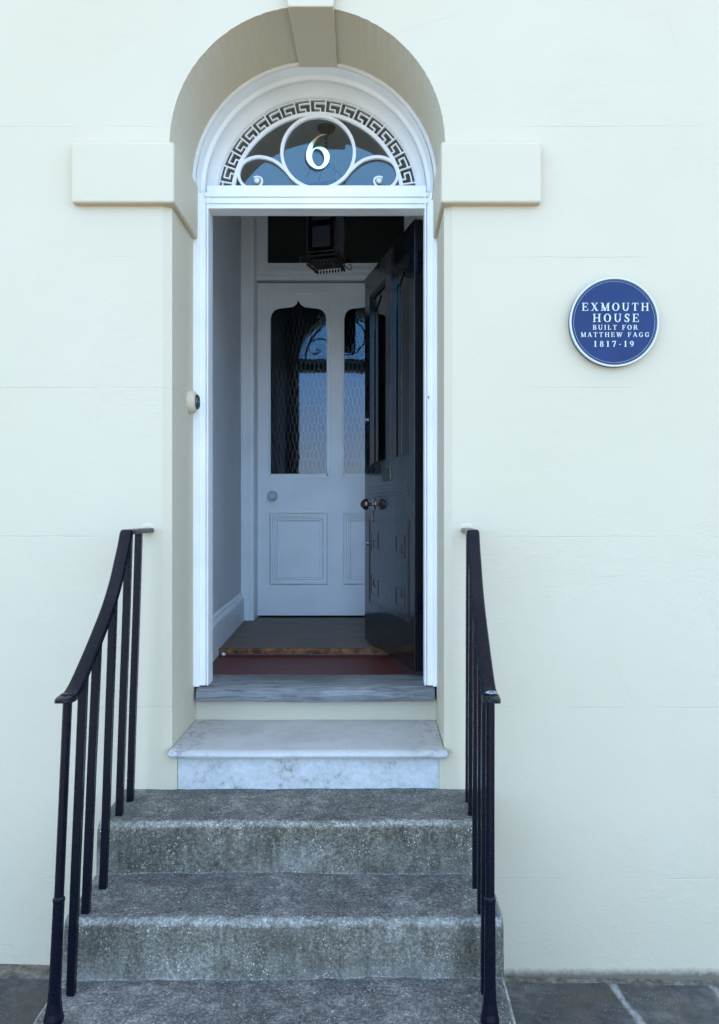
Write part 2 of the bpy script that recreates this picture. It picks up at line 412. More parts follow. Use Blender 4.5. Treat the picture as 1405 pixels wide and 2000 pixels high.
m, t, b = new_mat('road_asphalt', (.10, .10, .10), .9); n = N(t)
c = n.ramp(n.noise(3, 6), [(.35, (.24, .22, .18)), (.7, (.31, .285, .235))]); n.link(c, b.inputs['Base Color']); M_ROAD = m
m, t, b = new_mat('dry_grass', (.22, .21, .10), .95); n = N(t)
c = n.ramp(n.noise(.4, 8), [(.35, (.23, .20, .12)), (.7, (.30, .26, .17))]); n.link(c, b.inputs['Base Color']); M_LAND = m

# ================================================================== SETTING
def tilt(x): return -.02 * (min(max(x, -8), 8) - .9)
g = G(); nx = 40
rows = []
for yy, dz in ((-.0, 0), (-2.2, -.012), (-2.34, -.012), (-2.35, -.15)):
    rows.append([(-14 + 28 * i / nx, yy, tilt(-14 + 28 * i / nx) + dz) for i in range(nx + 1)])
g.strip(rows)
o = g.build('pavement', M_PAVE); o['kind'] = 'structure'
g = G(); rows = [[(-40 + 80 * i / nx, yy, tilt(-40 + 80 * i / nx) - .145) for i in range(nx + 1)] for yy in (-2.3, -12)]
g.strip(rows); o = g.build('road', M_ROAD); o['kind'] = 'structure'
g = G(); rows = [[(x, y, z) for x in (-2500, 2500)] for y, z in ((12, -.42), (-2500, -.42))]
g.strip(rows); o = g.build('ground', M_LAND); o['kind'] = 'structure'

# ================================================================== TOWNHOUSE
house = empty('townhouse', 'cream painted stucco townhouse front with arched doorway and white fanlight', 'house')
XL, XR = -7.0, 7.0; ZT = 6.2
AC, AZ, AR = -.2705, 3.333, .55          # soffit circle
WB = .53                                 # wall back
def facade(g, y, inner):
    ch = 0 if inner else 1
    ll, rr = (-.848, .3085) if ch else (-.815, .277)
    g.quad((XL, y, -.3), (-.79, y, -.3), (-.79, y, .9), (XL, y, .9)); g.quad((.256, y, -.3), (XR, y, -.3), (XR, y, .9), (.256, y, .9))
    g.quad((XL, y, .9), (ll, y, .9), (ll, y, 3.2), (XL, y, 3.2)); g.quad((rr, y, .9), (XR, y, .9), (XR, y, 3.2), (rr, y, 3.2))
    g.quad((XL, y, 3.2), (AC - AR, y, 3.2), (AC - AR, y, AZ), (XL, y, AZ)); g.quad((AC + AR, y, 3.2), (XR, y, 3.2), (XR, y, AZ), (AC + AR, y, AZ))
    g.quad((XL, y, AZ), (AC - AR, y, AZ), (AC - AR, y, 4.2), (XL, y, 4.2)); g.quad((AC + AR, y, AZ), (XR, y, AZ), (XR, y, 4.2), (AC + AR, y, 4.2))
    K = 200
    for i in range(K):
        a, b2 = math.pi * i / K, math.pi * (i + 1) / K
        nr = lambda q_: AR + (.0022 * noise.noise(Vector((q_ * 25, 0, 0))) + .0012 * noise.noise(Vector((q_ * 70, 5, 0)))) * math.sin(q_) ** .5 if 0 < q_ < math.pi - 1e-6 else AR
        p, q = (AC - nr(a) * math.cos(a), AZ + nr(a) * math.sin(a)), (AC - nr(b2) * math.cos(b2), AZ + nr(b2) * math.sin(b2))
        g.quad((p[0], y, p[1]), (q[0], y, q[1]), (q[0], y, 4.2), (p[0], y, 4.2))
        if not inner: g.quad((p[0], 0, p[1]), (q[0], 0, q[1]), (q[0], WB, q[1]), (p[0], WB, p[1]))
    g.quad((XL, y, 4.2), (XR, y, 4.2), (XR, y, ZT), (XL, y, ZT))
g = G(); facade(g, 0, False)
for s, xc, xr, xa, xf in ((-1, -.848, -.815, AC - AR, -.79), (1, .3085, .277, AC + AR, .256)):
    g.quad((xc, 0, .9), (xr, .02, .9), (xr, .02, 3.2), (xc, 0, 3.2))
    g.quad((xr, .02, .9), (xr, WB, .9), (xr, WB, 3.2), (xr, .02, 3.2))
    g.quad((xa, 0, 3.2), (xa, WB, 3.2), (xa, WB, AZ), (xa, 0, AZ))
    g.quad((xf, 0, -.3), (xf, .3, -.3), (xf, .3, .9), (xf, 0, .9))
    g.quad((xf, 0, .9), (xf, .3, .9), (xc, .3, .9), (xc, 0, .9))
wall = g.build('wall', M_WALL, house)
g = G(); facade(g, WB, True)
g.build('inner_wall', M_PLASTER, house)
g = G(); g.quad((XL, 0, -.3), (XL, 9, -.3), (XL, 9, ZT), (XL, 0, ZT)); g.quad((XR, 0, -.3), (XR, 9, -.3), (XR, 9, ZT), (XR, 0, ZT))
g.quad((XL, 9, -.3), (XR, 9, -.3), (XR, 9, ZT), (XL, 9, ZT)); g.quad((XL, 0, -.3), (XR, 0, -.3), (XR, 9, -.3), (XL, 9, -.3))
g.build('light_block_wall', M_CREAM, house)  # unseen sides, back and base, added to keep light out of the hall
g = G(); g.box(XL - .2, XR + .2, -.25, 9.2, ZT, ZT + .25); g.build('sun_block_roof', M_SLATE, house)  # unseen slab added to block the sun, set low to shorten the shadow

# impost blocks
for x0, x1 in ((-1.200, -.794), (.2606, .657)):
    g = G(); g.box(x0, x1, -.037, .402, 3.086, 3.326); g.build('impost_block', M_CREAM, house, bevel=.009)
# keystone
g = G()
ks = [(-.344, 3.858), (-.165, 3.858), (-.125, 4.12), (-.384, 4.12)]
def yk(y): return lambda a, b2: (a if y < .1 else AC + (a - AC) * .96, y, b2)
g.prism([(a, b2) for a, b2 in ks], yk(-.038), yk(.402)); g.build('keystone', M_CREAM, house, bevel=.005)

# mortar strip where wall meets pavement
for x0, x1 in ((XL, -1.0), (.42, XR)):
    g = G(); K = 160; rows = [[], [], [], []]
    for i in range(K + 1):
        x = x0 + (x1 - x0) * i / K; z = tilt(x)
        w = (.075 if x0 < -2 else .03) + .012 * noise.noise(Vector((x * 5, 0, 0))); h = (.014 if x0 < -2 else .005) + .004 * noise.noise(Vector((x * 9, 3, 0)))
        rows[0].append((x, .002, z + h)); rows[1].append((x, -w * .6, z + h * .8)); rows[2].append((x, -w, z + .004)); rows[3].append((x, -w, z - .03))
    g.strip(rows); g.build('mortar_fillet', M_FILLET, house)

# ---------------- door step: nosed slab, riser
SL, SR = -.8197, .2907
g = G()
def slab_prof(x0, x1, yb):
    prof = [(-.026, .888), (-.038, .893), (-.043, .903), (-.040, .914), (-.030, .9205), (-.012, .9215), (0.0, .921), (yb, .919), (yb, .888)]
    K = 40; rows = []
    for i in range(K + 1):
        x = x0 + (x1 - x0) * i / K
        j = .0016 * noise.noise(Vector((x * 14, 1, 2))) + .0025 * noise.noise(Vector((x * 3, 5, 2)))
        rows.append([(x, y + (j if y < 0 else 0), z + (j * .6 if z > .9 else 0)) for y, z in prof])
    g.strip(rows, True, True)
slab_prof(-.812, .274, .46)
slab = g
# side ears of the nosing lie on the wall face
for x0, x1 in ((SL, -.812), (.274, SR)):
    prof = [(-.026, .889), (-.038, .894), (-.042, .903), (-.039, .913), (-.030, .919), (.0, .920), (.0, .889)]
    e = x0 == SL
    K = 6; rows = []
    for i in range(K + 1):
        t_ = i / K; x = x0 + (x1 - x0) * t_
        q = math.sqrt(max(0, 1 - (1 - (t_ if e else 1 - t_)) ** 2)) * .6 + .4
        rows.append([(x, y * q, .904 + (z - .904) * q) for y, z in prof])
    slab.strip(rows, True, True)
step = slab.build('doorstep', M_MARBLE, house, smooth=True)
g = G(); g.box(-.7885, .2555, .004, .2, .74, .8838); g.build('doorstep_riser', M_LIME, house)
g = G(); g.box(-.83, .29, .452, .50, .90, 1.012); g.build('sill_riser', M_CREAM, house)
# timber sill
g = G(); prof = [(.398, 1.012), (.393, 1.030), (.398, 1.055), (.412, 1.071), (.44, 1.080), (.50, 1.085), (.645, 1.084), (.645, 1.012)]
K = 50; rows = []
for i in range(K + 1):
    x = -.803 + (.268 + .803) * i / K
    j = .004 * noise.noise(Vector((x * 2.2, 0, 0))) + .0015 * noise.noise(Vector((x * 13, 0, 4)))
    rows.append([(x, y + (j if y < .45 else 0), z + (j if z < 1.05 else j * .5)) for y, z in prof])
g.strip(rows, True, True); g.build('sill', M_SILL, house, smooth=True)

# ---------------- door frame (jambs, transom, archivolt in one joinery mesh)
CX = -.264
g = G()
for s in (0, 1):
    mir = (lambda x: x) if s == 0 else (lambda x: 2 * CX - x)
    for a, b2, y in ((-.818, -.788, .400), (-.788, -.7625, .412), (-.7625, -.7575, .418), (-.7575, -.7500, .407)):
        xa, xb = sorted((mir(a), mir(b2))); g.box(xa, xb, y, .51, 1.083 if y > .405 else 1.080, 3.30)
jamb = g.build('door_frame', M_WHITE, house, bevel=.0022)
g = G()
for z0, z1, y in ((3.230, 3.246, .412), (3.246, 3.252, .418), (3.252, 3.275, .408), (3.275, 3.280, .414), (3.280, 3.300, .404), (3.300, 3.3345, .414)):
    g.box(-.7575 if y > .41 else -.766, 2 * CX + (.7575 if y > .41 else .766), y, .600 if z1 > 3.33 else .508, z0, z1)
g.build('transom', M_WHITE, house, bevel=.002)
# archivolt
GC, GZ, GR = -.2713, 3.3367, .4685
prof = [(1.0, .60), (1.0, .402), (.95, .388), (.85, .386), (.81, .392), (.80, .418), (.77, .424), (.75, .400), (.715, .396), (.69, .404), (.675, .446), (.64, .462), (.52, .470), (.47, .474), (.455, .500), (.43, .504), (.41, .486), (.375, .484), (.355, .524), (.10, .550), (.03, .556), (0., .562), (0., .60)]
g = G(); K = 96; rows = []
for i in range(K + 1):
    th = R(-97) + R(194) * i / K; row = []
    for tt, y in prof:
        cx = GC + (AC - GC) * tt; cz = GZ + (AZ - GZ) * tt; rr = GR + (AR + .003 - GR) * tt
        row.append((cx + rr * math.sin(th), y, cz + rr * math.cos(th)))
    rows.append(row)
g.strip(rows, True, True); g.build('archivolt', M_WHITE, house, smooth=True)

M_RUST, t, b = new_mat('rust', (.42, .20, .08), .8)
g = G(); g.lathe([(.0045, 0), (.004, .0008), (.002, .0013), (.0005, .0014)], lambda x, y, h: (.2405 + x * .8, .4118 - h, 2.382 + y * (2.2 if y < 0 else 1)), 12); g.build('rust_stain', M_RUST, jamb)
# ---------------- fanlight
FY0, FY1 = .574, .590
P0 = lambda a, b2: (a, FY0, b2); P1 = lambda a, b2: (a, FY1, b2)
def at(dz):
    return (lambda a, b2: (a, FY0 + dz, b2)), (lambda a, b2: (a, FY1, b2))
fan = None
g = G()
ro, ri = GR, .4098
def arc(r, a0, a1, n, cx=GC, cz=GZ): return [(cx + r * math.sin(R(a0 + (a1 - a0) * i / n)), cz + r * math.cos(R(a0 + (a1 - a0) * i / n))) for i in range(n + 1)]
g.ribbon(arc(.3995, -90, 90, 90), .0175, *at(-.002))                    # inner ring
g.ribbon(arc(.468, -90, 90, 90), .004, *at(.002))
pitch = 9.42
def cell(th0, u, v): 
    th = R(th0 + pitch * u); r = ri - .003 + (ro - ri + .003) * v
    return (GC + r * math.sin(th), GZ + r * math.cos(th))
for k in range(-10, 10):
    th0 = -4.4 + pitch * k
    if abs(th0 + pitch * .5) > 92: continue
    g.ribbon([cell(th0, 0, 0), cell(th0, 0, 1)], .0058, *at(.001))
    g.ribbon([cell(th0, 1, .72), cell(th0, .65, .72), cell(th0, .30, .72), cell(th0, .30, .30), cell(th0, .67, .30), cell(th0, .67, 0)], .0056, *at(.0022))
CZ6 = 3.5537; RR6 = .1704
g.ribbon(arc(RR6, 0, 360, 72, -.2677, CZ6)[:-1], .0150, *at(-.004), closed=True)
SC = 414.7
def fp(x, y): return ((x - 733) / SC, 1.873 + (996 - y) / SC)
scr = [(668, 353), (680, 339), (697, 322.5), (714, 312), (735, 307.3), (752, 309.6), (767, 317.5), (774.6, 329), (777, 344), (771, 359), (758.6, 368), (748, 370), (737, 365), (731.5, 356.5), (733, 349), (741, 345.8), (748, 348)]
def smooth_path(pts, n=6, closed=False):
    P = [Vector(p) for p in pts]; o = []
    L = len(P)
    for i in range(L - 1):
        p0, p1, p2, p3 = P[max(i - 1, 0)], P[i], P[i + 1], P[min(i + 2, L - 1)]
        for k in range(n):
            t_ = k / n
            o.append(tuple(.5 * ((2 * p1) + (-p0 + p2) * t_ + (2 * p0 - 5 * p1 + 4 * p2 - p3) * t_ ** 2 + (-p0 + 3 * p1 - 3 * p2 + p3) * t_ ** 3)))
    o.append(tuple(P[-1])); return o
sp = smooth_path([fp(*p) for p in scr])
M6 = -.2677
wd = [.0135 - .008 * max(0, (i / len(sp) - .55)) / .45 for i in range(len(sp))]
g.ribbon(sp, wd, *at(-.001)); g.ribbon([(2 * M6 - a, b2) for a, b2 in sp], wd, *at(-.001))
for sx_ in (1, -1):
    cx, cz = fp(740.8, 353.8); cx = cx if sx_ == 1 else 2 * M6 - cx
    star = []
    for i in range(18):
        rr = .0165 if i % 2 == 0 else .0085; a = R(20 * i); star.append((cx + rr * math.sin(a), cz + rr * math.cos(a)))
    g.prism(star, *at(-.006)); g.prism(arc(.0055, 0, 360, 12, cx, cz)[:-1], *at(-.010))
fan = g.build('fanlight', M_WHITE, house, bevel=.0005)
g = G(); pts = arc(GR + .02, -92, 92, 60)
g.prism(pts, lambda a, b2: (a, .594, b2), lambda a, b2: (a, .598, b2)); g.build('pane', M_GLASS, fan)
# gilt number 6
def np6(x, y): return fp(590 + x / 20.07, 250 + y / 20.07)
out6 = [(985, 250), (850, 213), (700, 258), (560, 336), (440, 436), (350, 540), (260, 680), (200, 830), (165, 980), (165, 1110), (190, 1230), (250, 1345), (340, 1450), (450, 1530), (560, 1575), (650, 1585), (765, 1570), (880, 1510), (980, 1410), (1050, 1290), (1082, 1150), (1072, 1020), (1030, 910), (950, 810), (850, 740), (720, 703), (600, 712), (500, 745), (432, 800), (405, 860), (410, 760), (450, 640), (520, 505), (620, 385), (740, 295), (860, 252)]
hol6 = [(600, 790), (690, 815), (780, 890), (845, 1000), (880, 1150), (862, 1290), (800, 1410), (730, 1470), (650, 1490), (560, 1455), (470, 1360), (415, 1250), (392, 1130), (400, 990), (440, 880), (510, 810)]
o6 = smooth_path([np6(*p) for p in out6] + [np6(*out6[0])], 3)[:-1]; h6 = smooth_path([np6(*p) for p in hol6] + [np6(*hol6[0])], 4)[:-1]
g = G(); g.poly_hole([o6, h6], lambda a, b2: (a, .5880, b2), lambda a, b2: (a, .5900, b2)); lab(g.build('house_number', M_GILT, fan), 'gilded house number 6')
g = G(); sh = (-.0075, -.0085)
g.poly_hole([[(a + sh[0], b2 + sh[1]) for a, b2 in o6], [(a + sh[0], b2 + sh[1]) for a, b2 in h6]], lambda a, b2: (a, .5910, b2), lambda a, b2: (a, .5932, b2))
g.build('number_shade', M_SHADE, fan)

# ---------------- hall
HF = 1.10                              # board floor level
def lx(y): return -.868 - .0396 * (y - .53)
RXW = .42
g = G(); g.prism([(lx(.53), .532), (lx(2.75), 2.75), (-1.08, 2.75), (-1.08, .532)], lambda a, b2: (a, b2, 1.0), lambda a, b2: (a, b2, 4.06)); g.build('hall_wall', M_PLASTER, house)
g = G(); g.box(RXW, RXW + .12, .532, 2.75, 1.0, 4.06); g.build('hall_wall', M_PLASTER, house)
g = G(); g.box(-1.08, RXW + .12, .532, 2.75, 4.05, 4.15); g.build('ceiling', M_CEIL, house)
g = G(); g.box(-.95, RXW, .646, 1.27, 1.0, 1.066); g.build('mat_well', M_RED, house)
g = G(); g.box(-.98, RXW, 1.272, 3.4, .98, HF); g.build('hall_floor', M_BOARD, house)
g = G(); K = 40; rows = []
for i in range(K + 1):
    x = -.90 + 1.3 * i / K; j = .003 * noise.noise(Vector((x * 11, 7, 0)))
    rows.append([(x, 1.262 + j, 1.074), (x, 1.256 + j, HF - .004), (x, 1.264 + j, HF + .003), (x, 1.285, HF + .003), (x, 1.285, 1.074)])
g.strip(rows, True, True); g.build('floor_nosing', M_EDGE, house, smooth=True)
def skirting(fx, sgn):
    g = G(); pr = [(0, 0), (.03, 0), (.03, .15), (.026, .165), (.017, .172), (.015, .185), (.006, .195), (0, .195)]
    rows = [[(fx(y) + sgn * a, y, z0 + b2) for a, b2 in pr] for y, z0 in ((.535, 1.066), (1.255, 1.066))]
    for r_ in rows: pass
    rows = [[(fx(y) + sgn * a, y, (1.067 if b2 == 0 and y < 1.26 else HF if b2 == 0 else HF + b2)) for a, b2 in pr] for y in (.535, 1.25, 1.27, 2.43)]
    g.strip(rows, True, True); g.build('skirting_board', M_INWHITE, house, bevel=.001)
skirting(lx, 1); skirting(lambda y: RXW, -1)
# chipped plaster lump at the end of the boards
g = G(); g.lathe([(.001, 0), (.012, .004), (.015, .012), (.009, .022), (.001, .026)], lambda x, y, h: (-.838 + x * .8 + .003 * math.sin(900 * y), 1.245 + y * .7, 1.067 + h * .7), 9); g.build('plaster_lump', M_INWHITE, house, smooth=True)

# ---------------- inner door and its frame
DY = 2.588; S2 = 1580 / (DY + 3.228)
def ip(x, y): return ((x - 733) / S2, 1.873 + (996 - y) / S2)
IX0, _ = ip(503.5, 0); IX1, _ = ip(809, 0); _, IZ1 = ip(0, 553); _, IZ0 = ip(0, 1205)
g = G()
TZ = 4.048
for a, b2, s in ((-.9415, -.848, 1), (ip(815, 0)[0], .42, -1)):
    g.box(a, b2, 2.43, 2.75, HF, TZ)
    w = b2 - a
    for u0, u1, y in ((.04, .16, 2.420), (.30, .62, 2.424), (.62, .72, 2.418), (.88, .98, 2.425)):
        if s == -1: u0, u1 = 1 - u1, 1 - u0
        g.box(a + w * u0, a + w * u1, y, 2.431, HF, TZ)
rz0, rz1 = ip(0, 549)[1], ip(0, 516)[1]
g.box(-.848, ip(815, 0)[0], 2.56, 2.74, rz0, rz1)
g.box(-.848, ip(815, 0)[0], 2.545, 2.561, ip(0, 541)[1], ip(0, 527)[1]); g.box(-.848, ip(815, 0)[0], 2.537, 2.546, ip(0, 535)[1], ip(0, 529)[1])
gx0, gx1 = ip(523, 0)[0], ip(790, 0)[0]
g.box(-.848, gx0, 2.575, 2.62, rz1, TZ); g.box(gx1, ip(815, 0)[0], 2.575, 2.62, rz1, TZ); g.box(gx0, gx1, 2.575, 2.62, TZ - .03, TZ)
g.box(-.848, IX0 - .002, 2.60, 2.74, HF, rz0); g.box(IX1 + .002, ip(815, 0)[0], 2.60, 2.74, HF, rz0)
ifr = g.build('inner_door_frame', M_INWHITE, house, bevel=.002)
g = G(); g.box(gx0, gx1, 2.596, 2.600, rz1, TZ - .03); g.build('pane', M_GLASS, ifr)
# door leaf
glz = [(528, 640), (672, 784)]
g = G()
def ib(x0, x1, y0, y1, f=2.588, bk=2.628):
    a, z1 = ip(x0, y0); b2, z0 = ip(x1, y1); g.box(a, b2, f, bk, z0, z1)
ib(503.5, 527, 553, 1202.0); ib(785, 809, 553, 1202.0); ib(641, 671, 573, 1202.0)
ib(527, 785, 553, 573); ib(527, 641, 931, 1002); ib(671, 785, 931, 1002); ib(527, 641, 1142, 1202.0); ib(671, 785, 1142, 1202.0)
for xa in (0, 144):
    # raised-and-moulded lower panel
    ib(527 + xa, 641 + xa, 1002, 1142, 2.618, 2.626)
    for dx, wdt, f in ((2.2, 3.6, 2.576), (5.8, 3.4, 2.596), (10.2, 3.6, 2.582)):
        x0, x1, y0, y1 = 527 + xa + dx, 641 + xa - dx, 1002 + dx, 1142 - dx
        ib(x0, x1, y0, y0 + wdt, f, 2.619); ib(x0, x1, y1 - wdt, y1, f, 2.619); ib(x0, x0 + wdt, y0 + wdt, y1 - wdt, f, 2.619); ib(x1 - wdt, x1, y0 + wdt, y1 - wdt, f, 2.619)
    ib(543.5 + xa, 624.5 + xa, 1018.5, 1125.5, 2.600, 2.619)
    # glazing head with ogee cut-out and side beads
    x0, x1 = 527 + xa, 641 + xa; cxp = (x0 + x1) / 2 - 1
    og = [(x0 + 1.5, 640), (x0 + 1.5, 622), (x0 + 4, 612), (x0 + 9, 605.5), (x0 + 17, 602), (x0 + 30, 600.5), (x0 + 43, 599), (x0 + 49, 596), (x0 + 53, 592), (cxp, 586)]
    og = og + [(2 * cxp - a, b2) for a, b2 in reversed(og[:-1])]
    poly = [(x0 - .5, 572.5), (x0 - .5, 640)] + og + [(x1 + .5, 640), (x1 + .5, 572.5)]
    pp = [ip(*p) for p in poly]
    g.poly_hole([pp], lambda a, b2: (a, 2.596, b2), lambda a, b2: (a, 2.615, b2))
    ib(x0 - .5, x0 + 1.5, 640, 931, 2.596, 2.615); ib(x1 - 2.5, x1 + .5, 640, 931, 2.596, 2.615); ib(x0, x1, 925.5, 931, 2.596, 2.615)
    ib(x0 - 5, x0 - 2.6, 573, 934, 2.578, 2.59); ib(x1 + 2.6, x1 + 5, 573, 934, 2.578, 2.59); ib(x0 - 5, x1 + 5, 932.2, 934.6, 2.5775, 2.59); ib(x0 - 5, x1 + 5, 569, 571.4, 2.5775, 2.59)
door2 = lab(g.build('inner_door', M_INWHITE, house, bevel=.0014), 'white inner hall door with two glazed upper panels')
M_ETCH, t, b = new_mat('etched_line', (.085, .10, .12), .15, spec=.9); b.inputs['IOR'].default_value = 1.9
for xa in (0, 144):
    g = G(); a, z1 = ip(526 + xa, 574); b2, z0 = ip(642 + xa, 930)
    g.box(a, b2, 2.602, 2.607, z0, z1)
    g.cur = 1
    cw, rh = .0316, .0640; y = 2.6012
    Pa = lambda p, q: (p, y, q); Pb = lambda p, q: (p, 2.6021, q)
    x = a + .01; nrow = 0; z = z0 + .006
    while z < z1 - .03:
        nx_ = 0; off = (cw / 2 if nrow % 2 else 0)
        xx = a + .008 + off
        while xx < b2 - .008:
            zt = z + rh * .62
            g.ribbon([(xx, z), (xx, min(zt, z1))], .0009, Pa, Pb)
            if zt + rh * .38 < z1:
                for sg in (-1, 1):
                    if a < xx + sg * cw / 2 < b2:
                        g.ribbon([(xx, zt), (xx + sg * cw / 2, zt + rh * .38)], .0008, Pa, Pb)
            xx += cw
        z += rh; nrow += 1
    g.build('pane', None, door2, mats=[M_OGLASS, M_ETCH])
kx, kz = ip(534, 969)
g = G(); g.lathe([(.020, 0), (.021, .004), (.010, .008), (.009, .022), (.020, .028), (.032, .038), (.0365, .052), (.033, .068), (.020, .079), (.002, .083)], lambda x, y, h: (kx + x, DY - h, kz + y), 28); g.build('knob', M_KNOB, door2, smooth=True)
ex, ez = ip(516, 971)
g = G(); g.prism([(ex + a * .0115 * (1 if b2 > 0 else 1.25), ez + b2) for a, b2 in ((-.6, .036), (-1, .026), (-.8, .012), (-1, -.018), (-.7, -.03), (0, -.038), (.7, -.03), (1, -.018), (.8, .012), (1, .026), (.6, .036), (0, .040))], lambda a, b2: (a, 2.584, b2), lambda a, b2: (a, 2.589, b2))
g.build('escutcheon', M_INWHITE, door2, bevel=.001)
# dark room beyond
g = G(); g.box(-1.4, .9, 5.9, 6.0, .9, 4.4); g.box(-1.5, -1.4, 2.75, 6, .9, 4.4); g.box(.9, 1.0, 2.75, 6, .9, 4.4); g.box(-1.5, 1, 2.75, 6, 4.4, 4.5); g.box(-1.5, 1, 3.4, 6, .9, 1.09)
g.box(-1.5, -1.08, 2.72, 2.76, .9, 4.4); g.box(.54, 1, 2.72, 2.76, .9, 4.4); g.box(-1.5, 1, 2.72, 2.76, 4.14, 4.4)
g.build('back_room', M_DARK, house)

# ---------------- black front door, standing open
DX, DYY = .185, .572; DW = 1.02; DZ0, DH = 1.112, 2.128; DT = .046
du = Vector((-.2408, .9706)); dn = Vector((-.9706, -.2408))      # along leaf; out of its face
def dm(u, w, z): return (DX + du.x * u + dn.x * w, DYY + du.y * u + dn.y * w, z)
g = G()
Z1 = DZ0 + DH
ST, LO, MD0, MD1, FS = .092, .42, .42, .54, .90
WT, WBt = 3.11, 2.125
def db(u0, u1, z0, z1, w0=-DT, w1=0.): g.box(u0, u1, w0, w1, z0, z1, M=dm)
db(0, ST, DZ0, Z1); db(FS, DW, DZ0, Z1); db(MD0, MD1, WBt, WT); db(ST, FS, WT, Z1); db(ST, FS, DZ0, WBt)
# planted mouldings round the lower panel and fret ornament
def bead(u0, z0, u1, z1, w=.006, h=.005):
    h *= .6; w = min(w, .005) if w < .01 else w
    if abs(u1 - u0) > abs(z1 - z0): db(min(u0, u1), max(u0, u1), z0 - w / 2, z0 + w / 2, -.001, h)
    else: db(u0 - w / 2, u0 + w / 2, min(z0, z1), max(z0, z1), -.001, h)
PU0, PU1, PZ0, PZ1 = .10, .905, 1.335, 1.822
for d_, w_, h_ in ((0, .012, .007), (.018, .005, .004)):
    bead(PU0 + d_, PZ0 + d_, PU1 - d_, PZ0 + d_, w_, h_); bead(PU0 + d_, PZ1 - d_, PU1 - d_, PZ1 - d_, w_, h_ - .0004)
    bead(PU0 + d_, PZ0 + d_, PU0 + d_, PZ1 - d_, w_, h_ - .0008); bead(PU1 - d_, PZ0 + d_, PU1 - d_, PZ1 - d_, w_, h_ - .0012)
bead(PU0, 1.558, PU1, 1.558, .004, .002)
for su, sz, cu, cz in ((1, 1, .165, 1.395), (-1, 1, .86, 1.395), (1, -1, .165, 1.745), (-1, -1, .86, 1.745)):
    f = lambda a, b2: (cu + su * a, cz + sz * b2)
    path = [(.0, .11), (0, 0), (.16, 0), (.16, .085), (.055, .085), (.055, .045), (.10, .045)]
    for p, q in zip(path[:-1], path[1:]):
        (a0, b0), (a1, b1) = f(*p), f(*q); bead(a0, b0, a1, b1, .007, .004 + .0003 * path.index(p))
for i, zz in enumerate((2.004, 1.985, 1.966, 1.946)): bead(PU0 + .01, zz, PU1, zz, .009, .006)
# glazing beads and shaped heads
for u0, u1 in ((ST, MD0), (MD1, FS)):
    for d_, w0, w1 in ((.0, -.014, -.004), (.010, -.022, -.010)):
        db(u0 + d_, u0 + d_ + .010, WBt + d_, WT - d_, w0, w1); db(u1 - d_ - .010, u1 - d_, WBt + d_, WT - d_, w0, w1)
        db(u0 + d_ + .01, u1 - d_ - .01, WBt + d_, WBt + d_ + .01, w0, w1); db(u0 + d_ + .01, u1 - d_ - .01, WT - d_ - .01, WT - d_, w0, w1)
    cu = (u0 + u1) / 2; hw = (u1 - u0) / 2 - .014
    og = [(-1, -.20), (-1, -.13), (-.93, -.095), (-.78, -.078), (-.6, -.085), (-.45, -.075), (-.25, -.062), (-.12, -.05), (0, -.028)]
    og = [(cu + a * hw, WT + b2) for a, b2 in og]; og += [(2 * cu - a, b2) for a, b2 in reversed(og[:-1])]
    poly = [(u0 + .004, WT), (u0 + .004, WT - .20)] + og + [(u1 - .004, WT - .20), (u1 - .004, WT)]
    g.poly_hole([poly], lambda a, b2: dm(a, -.020, b2), lambda a, b2: dm(a, -.034, b2))
door = lab(g.build('front_door', M_BLACK, house, bevel=.0022), 'glossy black panelled front door standing open into the hall')
for u0, u1 in ((ST, MD0), (MD1, FS)):
    g = G(); g.box(u0 - .004, u1 + .004, -.030, -.026, WBt - .004, WT + .004, M=dm); g.build('pane', M_DGLASS, door)
# letter plate
g = G(); lu0, lu1, lz0, lz1 = .425, .585, 2.026, 2.090
for a, b2, c_, d_ in ((lu0, lu1, lz0, lz0 + .010), (lu0, lu1, lz1 - .010, lz1), (lu0, lu0 + .013, lz0 + .01, lz1 - .01), (lu1 - .013, lu1, lz0 + .01, lz1 - .01)):
    g.box(a, b2, 0, .007, c_, d_, M=dm)
g.box(lu0 + .013, lu1 - .013, 0, .003, lz0 + .01, lz1 - .01, M=dm); g.build('letter_plate', M_BRASS, door, bevel=.001)
# knob (pointed bronze), rose
ku, kz = .795, 1.905
def km(x, y, h): return dm(ku + x, h * .84, kz + y)
g = G(); g.lathe([(.036, 0), (.036, .003), (.030, .007), (.012, .009), (.012, .012)], km, 28); g.build('knob_rose', M_CHROME, door, smooth=True)
g = G(); g.lathe([(.009, .010), (.009, .034), (.016, .040), (.031, .046), (.0335, .056), (.029, .070), (.018, .084), (.008, .092), (.001, .094)], km, 28); g.build('knob', M_COPPER, door, smooth=True)
g = G(); g.box(ku + .02, ku + .042, 0, .008, kz - .10, kz - .035, M=dm); g.build('keyhole_cover', M_COPPER, door, bevel=.003)
for zz in (2.40, 1.68):
    g = G(); g.lathe([(.016, 0), (.016, .006), (.012, .009), (.002, .010)], lambda x, y, h: dm(.965 + x, h, zz + y), 20); g.build('lock_cylinder', M_CHROME, door, smooth=True)
for zz in (3.04, 1.43):
    g = G(); g.box(.0, -.0035, -DT + .004, -.012, zz - .05, zz + .05, M=dm)
    g.tube([dm(-.004, -DT - .004, zz - .052), dm(-.004, -DT - .004, zz + .052)], .006, 12)
    for k in (-.03, 0, .03): g.tube([dm(-.003, -.024, zz + k), dm(-.0055, -.024, zz + k)], .004, 10)
    g.build('hinge', M_IRON, door)

